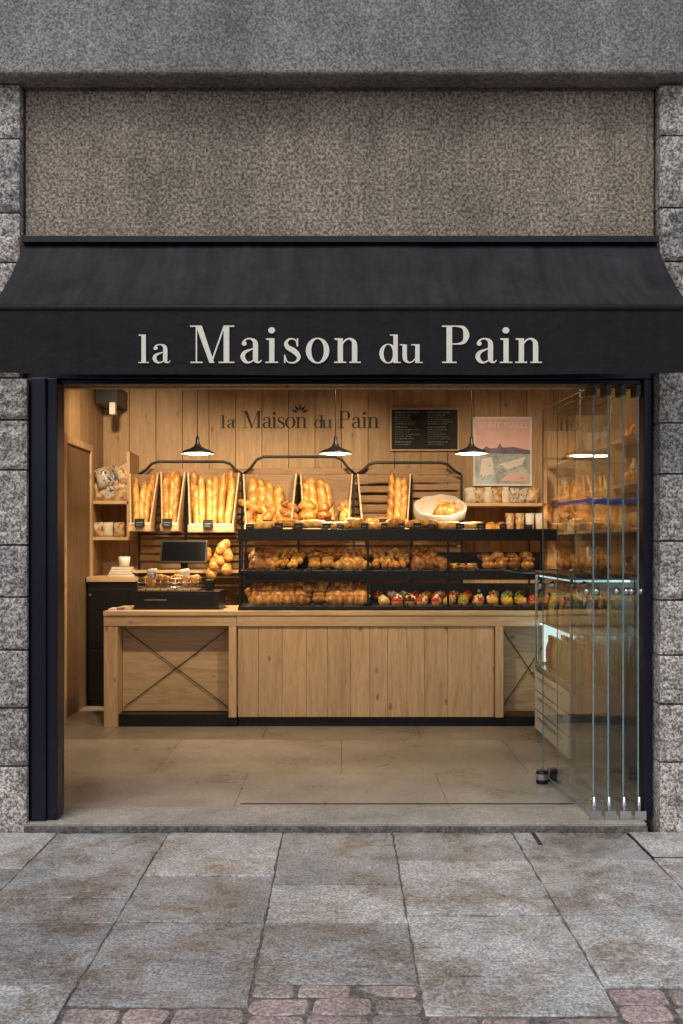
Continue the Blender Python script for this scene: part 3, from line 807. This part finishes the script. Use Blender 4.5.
q.box(XL+.008,XL+.05,Y(8.28),Y(8.34),FZ,2.42,M_woodV,.4); q.box(XL+.008,XL+.05,Y(8.341),Y(9.159),2.36,2.42,M_woodV,.4)
q.tube([(XL+.035,Y(9.07),1.05),(XL+.08,Y(9.07),1.05),(XL+.08,Y(8.96),1.05)],.009,M_steel)
q.build("leaf_and_frame",LD,bevel=.003)
SB=MB(); SB.box(X(99,9.5),X(121,9.5),Y(9.35),YB-.005,Z(406,9.5),Z(388,9.5),M_blackp,.5); SB.box(X(112,9.4),X(118,9.4),Y(9.28),Y(9.349),Z(416,9.4),Z(404,9.4),M_white,.5)
SB.build("wall_speaker",bevel=.006)
# ================================================================ REGISTER
ds=8.15
REG=group("cash_register",(-1.3,Y(ds),1.1)); r=MB()
r.box(X(134,ds),X(219,ds),Y(ds),Y(ds)+.42,ct+.001,ct+.15,M_blackp,.5); r.box(X(138,ds),X(214,ds),Y(ds)-.004,Y(ds)-.001,ct+.03,ct+.125,M_black,.5)
r.box(X(152,ds)-.06,X(152,ds)+.12,Y(ds)-.007,Y(ds)-.004,ct+.075,ct+.085,M_steel,.5)
r.build("cash_drawer",REG,bevel=.006)
r=MB(); Mx=Matrix.Translation((X(184,8.5),Y(8.5),Z(552,8.5)))@Matrix.Rotation(math.radians(-18),4,'X')
r.box(-.2,.2,-.015,.015,-.1,.1,M_blackp,.5,Mx); r.box(-.185,.185,-.018,-.0155,-.085,.085,M_screen,.5,Mx)
r.box(-.03,.03,.016,.05,-.28,.02,M_black,.5,Matrix.Translation((X(184,8.5),Y(8.5),Z(552,8.5))))
r.build("monitor",REG,bevel=.004)
r=MB(); r.box(X(205,8.3),X(213,8.3),Y(8.3),Y(8.3)+.1,ct+.151,ct+.24,M_blackp); r.build("card_terminal",REG,bevel=.006)
PBK=group("pastry_basket",(X(165,8.2),Y(8.3),ct+.2)); w=MB(); 
xa2,xb2=X(138,8.2),X(198,8.2); zz=ct+.152
w.box(xa2,xb2,Y(8.2),Y(8.2)+.25,zz,zz+.012,M_woodH)
for z_ in (.03,.065,.10):
    w.tube([(xa2,Y(8.2),zz+z_),(xb2,Y(8.2),zz+z_)],.003,M_steel); w.tube([(xa2,Y(8.2)+.25,zz+z_),(xb2,Y(8.2)+.25,zz+z_)],.003,M_steel)
    w.tube([(xa2,Y(8.2),zz+z_),(xa2,Y(8.2)+.25,zz+z_)],.003,M_steel); w.tube([(xb2,Y(8.2),zz+z_),(xb2,Y(8.2)+.25,zz+z_)],.003,M_steel)
for k in range(9): w.tube([(xa2+(xb2-xa2)*k/8,Y(8.2),zz),(xa2+(xb2-xa2)*k/8,Y(8.2),zz+.1)],.003,M_steel)
for i in range(14):
    if i%4==2: w.pouch((xa2+.05+R(0,.4),Y(8.2)+R(.05,.2),zz+.09+R(0,.05)),.09,.10,.06,random.choice([M_paper,M_pk1,M_pk2]),R(-.5,.5))
    else: w.roundloaf((xa2+.02+i*.03,Y(8.2)+R(.05,.2),zz+.05+R(0,.04)),(xa2+.1+i*.03,Y(8.2)+R(.05,.2),zz+.07+R(0,.04)),.04,R(.3,.6))
w.build("wire_basket_and_buns",PBK)
CN=MB(); 
for i,px in enumerate((110,118,126)): CN.box(X(px,8.15),X(px+7,8.15),Y(8.1),Y(8.25),ct+.001,ct+.012+.004*i,M_paper if i!=1 else M_navyp)
CN.build("leaflets")
# ================================================================ MENU BOARD, POSTER, WALL SIGN
dw=9.78; yb=YB
MBd=group("chalkboard_menu",(X(425,dw),yb-.03,Z(430,dw))); m=MB()
xa3,xb3,za,zb3=X(390,dw),X(459,dw),Z(451,dw),Z(408,dw)
m.box(xa3+.015,xb3-.015,yb-.022,yb-.002,za+.015,zb3-.015,M_tag)
m.box(xa3,xb3,yb-.035,yb-.002,za,za+.015,M_woodH,.7); m.box(xa3,xb3,yb-.035,yb-.002,zb3-.015,zb3,M_woodH,.7)
m.box(xa3,xa3+.015,yb-.035,yb-.002,za+.0155,zb3-.0155,M_woodV,.7); m.box(xb3-.015,xb3,yb-.035,yb-.002,za+.0155,zb3-.0155,M_woodV,.7)
for cx in range(2):
    x=xa3+.05+cx*.32; z=zb3-.05; k=0
    while z>za+.04:
        xx=x; end=x+R(.12,.24); mt_=M_chalkb if k%6==0 else M_chalk
        while xx<end: 
            w_=R(.008,.03); m.box(xx,xx+w_,yb-.0245,yb-.0225,z,z+(R(.010,.014) if k%6==0 else R(.003,.007)),mt_); xx+=w_+.007
        k+=1; z-=.022 if k%6 else .035
m.build("board",MBd)
P=group("framed_poster",(X(503,dw),yb-.03,Z(450,dw))); m=MB()
xa4,xb4,za,zb4=X(473,dw),X(532,dw),Z(486,dw),Z(417,dw)
m.box(xa4+.02,xb4-.02,yb-.02,yb-.002,za+.02,zb4-.02,M_pink)
for e in ((xa4,xb4,za,za+.02),(xa4,xb4,zb4-.02,zb4),(xa4,xa4+.02,za+.0205,zb4-.0205),(xb4-.02,xb4,za+.0205,zb4-.0205)):
    m.box(e[0],e[1],yb-.03,yb-.002,e[2],e[3],M_pwhite)
yy=yb-.0215
def pp(pts,mat,k):
    w_=xb4-xa4-.04; h_=zb4-za-.04
    m.add([(xa4+.02+u*w_,yy-k*.0008,za+.02+v*h_) for u,v in pts],[tuple(range(len(pts)))],mat)
pp([(0,.0),(1,0),(1,.50),(0,.50)],M_teal,0)
pp([(0,.50),(.12,.52),(.2,.58),(.26,.55),(.4,.55),(.45,.63),(.5,.56),(.7,.57),(.85,.54),(1,.52),(1,.46),(0,.47)],M_navyp,1)
pp([(.08,.10),(.35,.16),(.30,.42),(.12,.38)],M_pwhite,2); pp([(.42,.30),(.92,.42),(.86,.30),(.60,.22)],M_pwhite,3)
pp([(.45,.05),(.95,.02),(.95,.16),(.6,.16)],M_pink,4)
for i in range(12):
    u,v=R(.05,.9),R(.04,.48); pp([(u,v),(u+.05,v+.01),(u+.04,v+.03)],random.choice([M_navyp,M_pwhite,M_pink]),5+i*.1)
m.build("print_and_frame",P)
tc=bpy.data.curves.new("poster_title",'FONT'); tc.body="SAINT-MALO"; tc.size=.082; tc.extrude=.0005; tc.align_x='CENTER'
to=bpy.data.objects.new("poster_title",tc); to.location=((xa4+xb4)/2,yy-.003,zb4-.11); to.rotation_euler=(math.pi/2,0,0); col.objects.link(to); tc.materials.append(M_pwhite); parent(to,P)
WS=group("wall_lettering_sign",(X(300,dw),yb-.01,Z(420,dw))); m=MB(); ty=yb-.006
zb5=Z(428,dw); sB=17/F*dw; sS=13/F*dw
word(m,"la",X(221,dw),X(235,dw),zb5,sS,ty,M_dkbrown); word(m,"Maison",X(242,dw),X(307,dw),zb5,sB,ty,M_dkbrown)
word(m,"du",X(314,dw),X(332,dw),zb5,sS,ty,M_dkbrown); word(m,"Pain",X(338,dw),X(379,dw),zb5,sB,ty,M_dkbrown)
cx,cz=X(300,dw),Z(413,dw)
for a in (-1.2,-.6,0,.6,1.2):
    L=.10; dx,dz=math.sin(a),math.cos(a)
    m.add([(cx+dx*.02,ty,cz+dz*.02),(cx+dx*L*.5+dz*.014,ty-.0005,cz+dz*L*.5-dx*.014),(cx+dx*L,ty,cz+dz*L),(cx+dx*L*.5-dz*.014,ty-.0005,cz+dz*L*.5+dx*.014)],[(0,1,2,3)],M_dkbrown)
m.build("painted_letters",WS)
# ================================================================ RIGHT SHELF
SH=group("wall_shelf",(1.7,YB-.2,1.8)); m=MB()
for py,hh in ((503,.03),(532,.03)): m.box(X(464,9.5),X(545,9.5),Y(9.4),YB-.002,Z(py,9.4)-hh,Z(py,9.4),M_woodH,.9)
m.box(X(541,9.5),X(545,9.5),Y(9.4),YB-.002,Z(532,9.4)+.001,Z(470,9.4),M_woodV,.8)
m.build("boards",SH,bevel=.002)
J=group("jars_and_bags",(1.7,Y(9.5),1.9)); m=MB()
x=X(470,9.5)
while x<X(538,9.5):
    zz=Z(503,9.4)
    if R(0,1)<.3:
        m.lathe([(0,0),(.04,0),(.045,.02),(.045,.11),(.03,.13),(.032,.135),(.032,.155),(0,.155)],(x,Y(9.5),zz),random.choice([M_pk2,M_paper,M_orange]),16)
    else: m.pouch((x,Y(9.5)+R(-.03,.03),zz+.075),.11,.15,.08,random.choice([M_paper,M_pk2,M_pk2,M_pk1]),R(-.15,.15))
    x+=.085
x=X(470,9.5)
while x<X(540,9.5):
    if x>X(508,9.5): m.lathe([(0,0),(.035,0),(.045,.18),(.04,.18),(0,.17)],(x,Y(9.5),Z(532,9.4)),random.choice([M_paper,M_orange,M_white,M_pk2]),16)
    else: m.bun((x,Y(9.45),Z(532,9.4)+.04),.06,.05,.06,.45)
    x+=.095
m.build("jars",J)
RS=group("side_bread_shelf",(2.1,2.8,1.8)); m=MB()
for z in (1.30,1.62,1.94,2.26):
    m.box(XR-.36,XR-.001,1.0,4.35,z-.025,z,M_woodY,.7)
    y=1.1
    while y<4.2:
        k=R(0,1)
        if k<.45: m.roundloaf((XR-.2,y,z+.06),(XR-.2,y+.2,z+.06),.065,R(.25,.55),Vector((-1,0,0))); y+=.18
        elif k<.65: m.bun((XR-.2,y+.06,z+.05),.09,.08,.085,R(.25,.55)); y+=.15
        elif k<.85: m.lathe([(0,0),(.045,0),(.045,.14),(.03,.16),(.03,.2),(0,.2)],(XR-.2,y+.05,z),random.choice([M_pk1,M_pk2,M_orange,M_choc,M_white]),14); y+=.11
        else: m.box(XR-.28,XR-.12,y,y+.1,z+.001,z+R(.1,.2),random.choice([M_pk1,M_pk2,M_paper])); y+=.12
for y in (1.0,2.1,3.2,4.36): m.box(XR-.36,XR-.001,y-.025,y-.001,.1,2.6,M_woodV,.6)
m.build("boards_and_goods",RS)
RC=group("refrigerated_cabinet",(1.8,1.9,.6)); m=MB()
xa5,xb5,ya5,yb5=1.50,1.95,1.25,2.45
m.box(xa5+.01,xb5,ya5,yb5,FZ,.55,M_greyp,.5)
for i in range(3):
    z0=.09+i*.15; m.box(xa5-.006,xa5+.009,ya5+.03,yb5-.03,z0,z0+.135,M_white,.4); m.box(xa5-.02,xa5-.0065,ya5+.2,yb5-.2,z0+.1,z0+.112,M_steel,.4)
m.box(xa5,xb5,ya5,yb5,.551,.58,M_steel,.5); m.box(xa5,xb5,ya5,yb5,1.27,1.30,M_steel,.5)
m.box(xb5-.03,xb5,ya5+.02,yb5-.02,.581,1.269,M_greyp,.5); m.box(xa5+.03,xb5-.04,ya5+.02,yb5-.02,.9,.908,M_steel,.5)
for (x,y) in ((xa5,ya5),(xa5,yb5-.02),(xb5-.02,ya5),(xb5-.02,yb5-.02)): m.box(x,x+.02,y,y+.02,.58,1.27,M_steel,.5)
m.build("carcass",RC,bevel=.003)
m=MB(); m.box(xa5+.03,xb5-.05,ya5+.03,yb5-.03,1.255,1.268,M_cool); m.box(xa5+.05,xa5+.36,yb5-.05,yb5-.04,.60,.88,M_cool); m.box(xa5+.03,xa5+.05,ya5+.04,yb5-.04,.888,.896,M_cool); m.build("cold_light_panel",RC)
m=MB(); m.add([(xa5+.004,ya5+.021,.582),(xa5+.004,yb5-.021,.582),(xa5+.004,yb5-.021,1.268),(xa5+.004,ya5+.021,1.268)],[(0,1,2,3)],M_glassc); m.add([(xa5+.021,ya5+.004,.582),(xb5-.021,ya5+.004,.582),(xb5-.021,ya5+.004,1.268),(xa5+.021,ya5+.004,1.268)],[(0,1,2,3)],M_glassc); m.build("cabinet_glass",RC)
m=MB()
for z in (.582,.91):
    for i in range(12):
        for q in range(3):
            if R(0,1)<.85:
                m.lathe([(0,0),(.03,0),(.032,.12),(.028,.15),(.014,.19),(.014,.215),(.017,.217),(.017,.23),(0,.23)],(xa5+.09+q*.1,ya5+.08+i*.09,z),random.choice([M_orange,M_white,M_red,M_choc,M_pk1,M_green,M_yellow]),12)
m.build("chilled_drink_bottles",RC)
m=MB()
for i in range(7): m.roundloaf((1.62+R(0,.2),1.33+i*.16,1.36),(1.75+R(0,.15),1.37+i*.16,1.36),.055,R(.3,.6))
m.build("loaves_on_cabinet",RC)
# ================================================================ GLASS FOLDING DOORS
zt6=2.35
pan=[((1.345,.05),(1.262,.96)),((1.425,.05),(1.345,.93)),((1.505,.05),(1.455,.93)),((1.585,.05),(1.565,.93))]
for i,(a,b) in enumerate(pan):
    G=group("folding_glass_door",(a[0],a[1],1.2))
    A_=Vector((a[0],a[1],0)); Bv=Vector((b[0],b[1],0)); dv=(Bv-A_).normalized(); nv=Vector((-dv.y,dv.x,0))*.005
    m=MB(); z0=FZ+.03; L_=(Bv-A_).length
    m.add([(A_.x,A_.y,z0),(Bv.x,Bv.y,z0),(Bv.x,Bv.y,zt6),(A_.x,A_.y,zt6)],[(0,1,2,3)],M_glassd,.5)
    m.build("glass_pane",G)
    m=MB()
    def ob_(u0,u1,w,z0_,z1_,mat):
        p=A_+dv*u0; q_=A_+dv*u1; nn=nv.normalized()*w
        c4=[p-nn,q_-nn,q_+nn,p+nn]; m.hexa([(k.x,k.y,z0_) for k in c4],[(k.x,k.y,z1_) for k in c4],mat,.5)
    ob_(-.004,.0,.004,z0,zt6,M_edge); ob_(L_,L_+.003,.003,z0,zt6,M_edge)
    ob_(0,L_,.004,z0-.004,z0,M_edge); ob_(0,L_,.004,zt6,zt6+.004,M_edge)
    ob_(-.012,.09,.012,FZ+.004,FZ+.075,M_steel); ob_(-.012,.09,.012,zt6-.05,zt6+.004,M_blackp)
    m.tube([(A_.x,A_.y-.02,FZ+.001),(A_.x,A_.y-.02,FZ+.12)],.012,M_steel,12)
    m.box(A_.x-.03,A_.x+.03,A_.y-.05,A_.y-.035,FZ+.003,FZ+.05,M_steel)
    p=A_+dv*(L_-.06); n1=nv.normalized()
    if i in (0,2):
        for s_ in (-1,1): m.tube([p+n1*s_*.0055+Vector((0,0,1.25)),p+n1*s_*.02+Vector((0,0,1.25)),p+n1*s_*.035+Vector((0,0,1.25)),p+n1*s_*.05+Vector((0,0,1.25))],[.012,.012,.028,.026],M_steel,14)
    if i in (0,2,3):
        p=A_+dv*.03
        for s_ in (-1,1): m.tube([p+n1*s_*.0055+Vector((0,0,1.25)),p+n1*s_*.02+Vector((0,0,1.25)),p+n1*s_*.04+Vector((0,0,1.25))],[.012,.020,.022],M_steel,14)
    if i in (0,1,2,3): ob_(.02,L_-(.02 if i else .25),.0058,1.735,1.752,M_blue)
    m.build("fittings",G)
DS=group("door_stop_weight",(X(542,6.15),Y(6.15),.08)); m=MB()
m.lathe([(0,0),(.035,0),(.037,.01),(.037,.07),(.03,.08),(0,.08)],(X(542,6.1),Y(6.1),FZ),M_black,20)
m.lathe([(.0375,.025),(.038,.03),(.038,.055),(.0375,.06)],(X(542,6.1),Y(6.1),FZ),M_steel,20)
m.lathe([(0,.0),(.032,0),(.034,.01),(.034,.06),(.028,.075),(0,.075)],(X(553,6.15),Y(6.15)+.03,FZ),M_black,20)
m.build("weights",DS)
# ================================================================ PENDANTS
for px in (197.5,335.5,471.5):
    dl=8.6; x=X(px,dl); yl=Y(dl); zb7=Z(454,dl)
    G=group("pendant_lamp",(x,yl,zb7)); m=MB()
    m.lathe([(.150,0),(.152,.004),(.12,.026),(.06,.050),(.030,.068),(.018,.10),(.014,.15),(0,.155)],(x,yl,zb7),M_black,28)
    m.lathe([(.148,.001),(.115,.022),(.03,.048),(0,.05)],(x,yl,zb7),M_white,28)
    m.tube([(x,yl,zb7+.15),(x,yl,ZC)],.004,M_blackp); m.build("shade_and_cord",G)
    m=MB(); m.bun((x,yl,zb7+.006),.11,.11,.024,.5,M_bulb,0); m.build("bulb",G)
    L=bpy.data.lights.new("pendant_light",'SPOT'); L.energy=95; L.color=(1,.74,.45); L.spot_size=math.radians(140); L.spot_blend=.8; L.shadow_soft_size=.06
    lo_=bpy.data.objects.new("pendant_light",L); lo_.location=(x,yl,zb7-.03); col.objects.link(lo_); parent(lo_,G)
for i,(x,y,tx_,ty_,tz,e,sz) in enumerate([(-1.9,2.6,-2.0,4.6,1.8,115,80),(-.8,2.6,-1.0,4.5,1.6,140,75),(.3,2.6,-.1,4.5,1.6,140,75),(1.2,2.6,1.5,4.5,1.6,100,75),
        (-1.3,1.0,-1.3,3.0,.5,115,100),(.1,1.0,.1,3.0,.5,135,100),(1.0,1.6,2.3,3.2,1.7,60,90)]):
    G=group("track_spotlight",(x,y,3.05)); dv=(Vector((tx_,ty_,tz))-Vector((x,y,3.02))).normalized()
    m=MB(); m.tube([(x,y,ZC),(x,y,3.08)],.012,M_black); p=Vector((x,y,3.05)); m.tube([p-dv*.06,p+dv*.06],.04,M_black,14)
    p2=p+dv*.061; m.tube([p2,p2+dv*.002],.033,M_bulb,14); m.build("housing",G)
    L=bpy.data.lights.new("spot",'SPOT'); L.energy=e; L.color=(1,.74,.45); L.spot_size=math.radians(sz); L.spot_blend=1.0; L.shadow_soft_size=.06
    o=bpy.data.objects.new("spot",L); o.location=p+dv*.09; o.rotation_euler=dv.to_track_quat('-Z','Y').to_euler(); col.objects.link(o); parent(o,G)
# ================================================================ LIGHT / WORLD / CAMERA
w=bpy.data.worlds.new("World"); sc.world=w; w.use_nodes=True; nt=w.node_tree
sk=nt.nodes.new("ShaderNodeTexSky"); sk.sky_type='NISHITA'; sk.sun_disc=False
sk.sun_elevation=math.radians(58); sk.sun_rotation=math.radians(200); sk.dust_density=2
hs=nt.nodes.new("ShaderNodeHueSaturation"); hs.inputs["Saturation"].default_value=.5
nt.links.new(sk.outputs[0],hs.inputs["Color"]); nt.links.new(hs.outputs[0],nt.nodes["Background"].inputs[0])
nt.nodes["Background"].inputs[1].default_value=.14
sl=bpy.data.lights.new("sun",'SUN'); sl.energy=.95; sl.angle=math.radians(25); sl.color=(1,.97,.92)
so=bpy.data.objects.new("sun",sl); so.rotation_euler=(math.radians(32),0,math.radians(-20)); so.location=(0,-6,9); col.objects.link(so)
cd=bpy.data.cameras.new("camera"); co=bpy.data.objects.new("camera",cd); col.objects.link(co)
co.location=(0,-D,H); co.rotation_euler=(math.pi/2,0,0)
cd.lens=F/1024*36; cd.sensor_width=36; cd.sensor_fit='AUTO'; cd.shift_y=33/1024; cd.clip_end=500; cd.clip_start=.05
sc.camera=co
sc.view_settings.view_transform='Standard'; sc.view_settings.look='None'; sc.view_settings.exposure=0
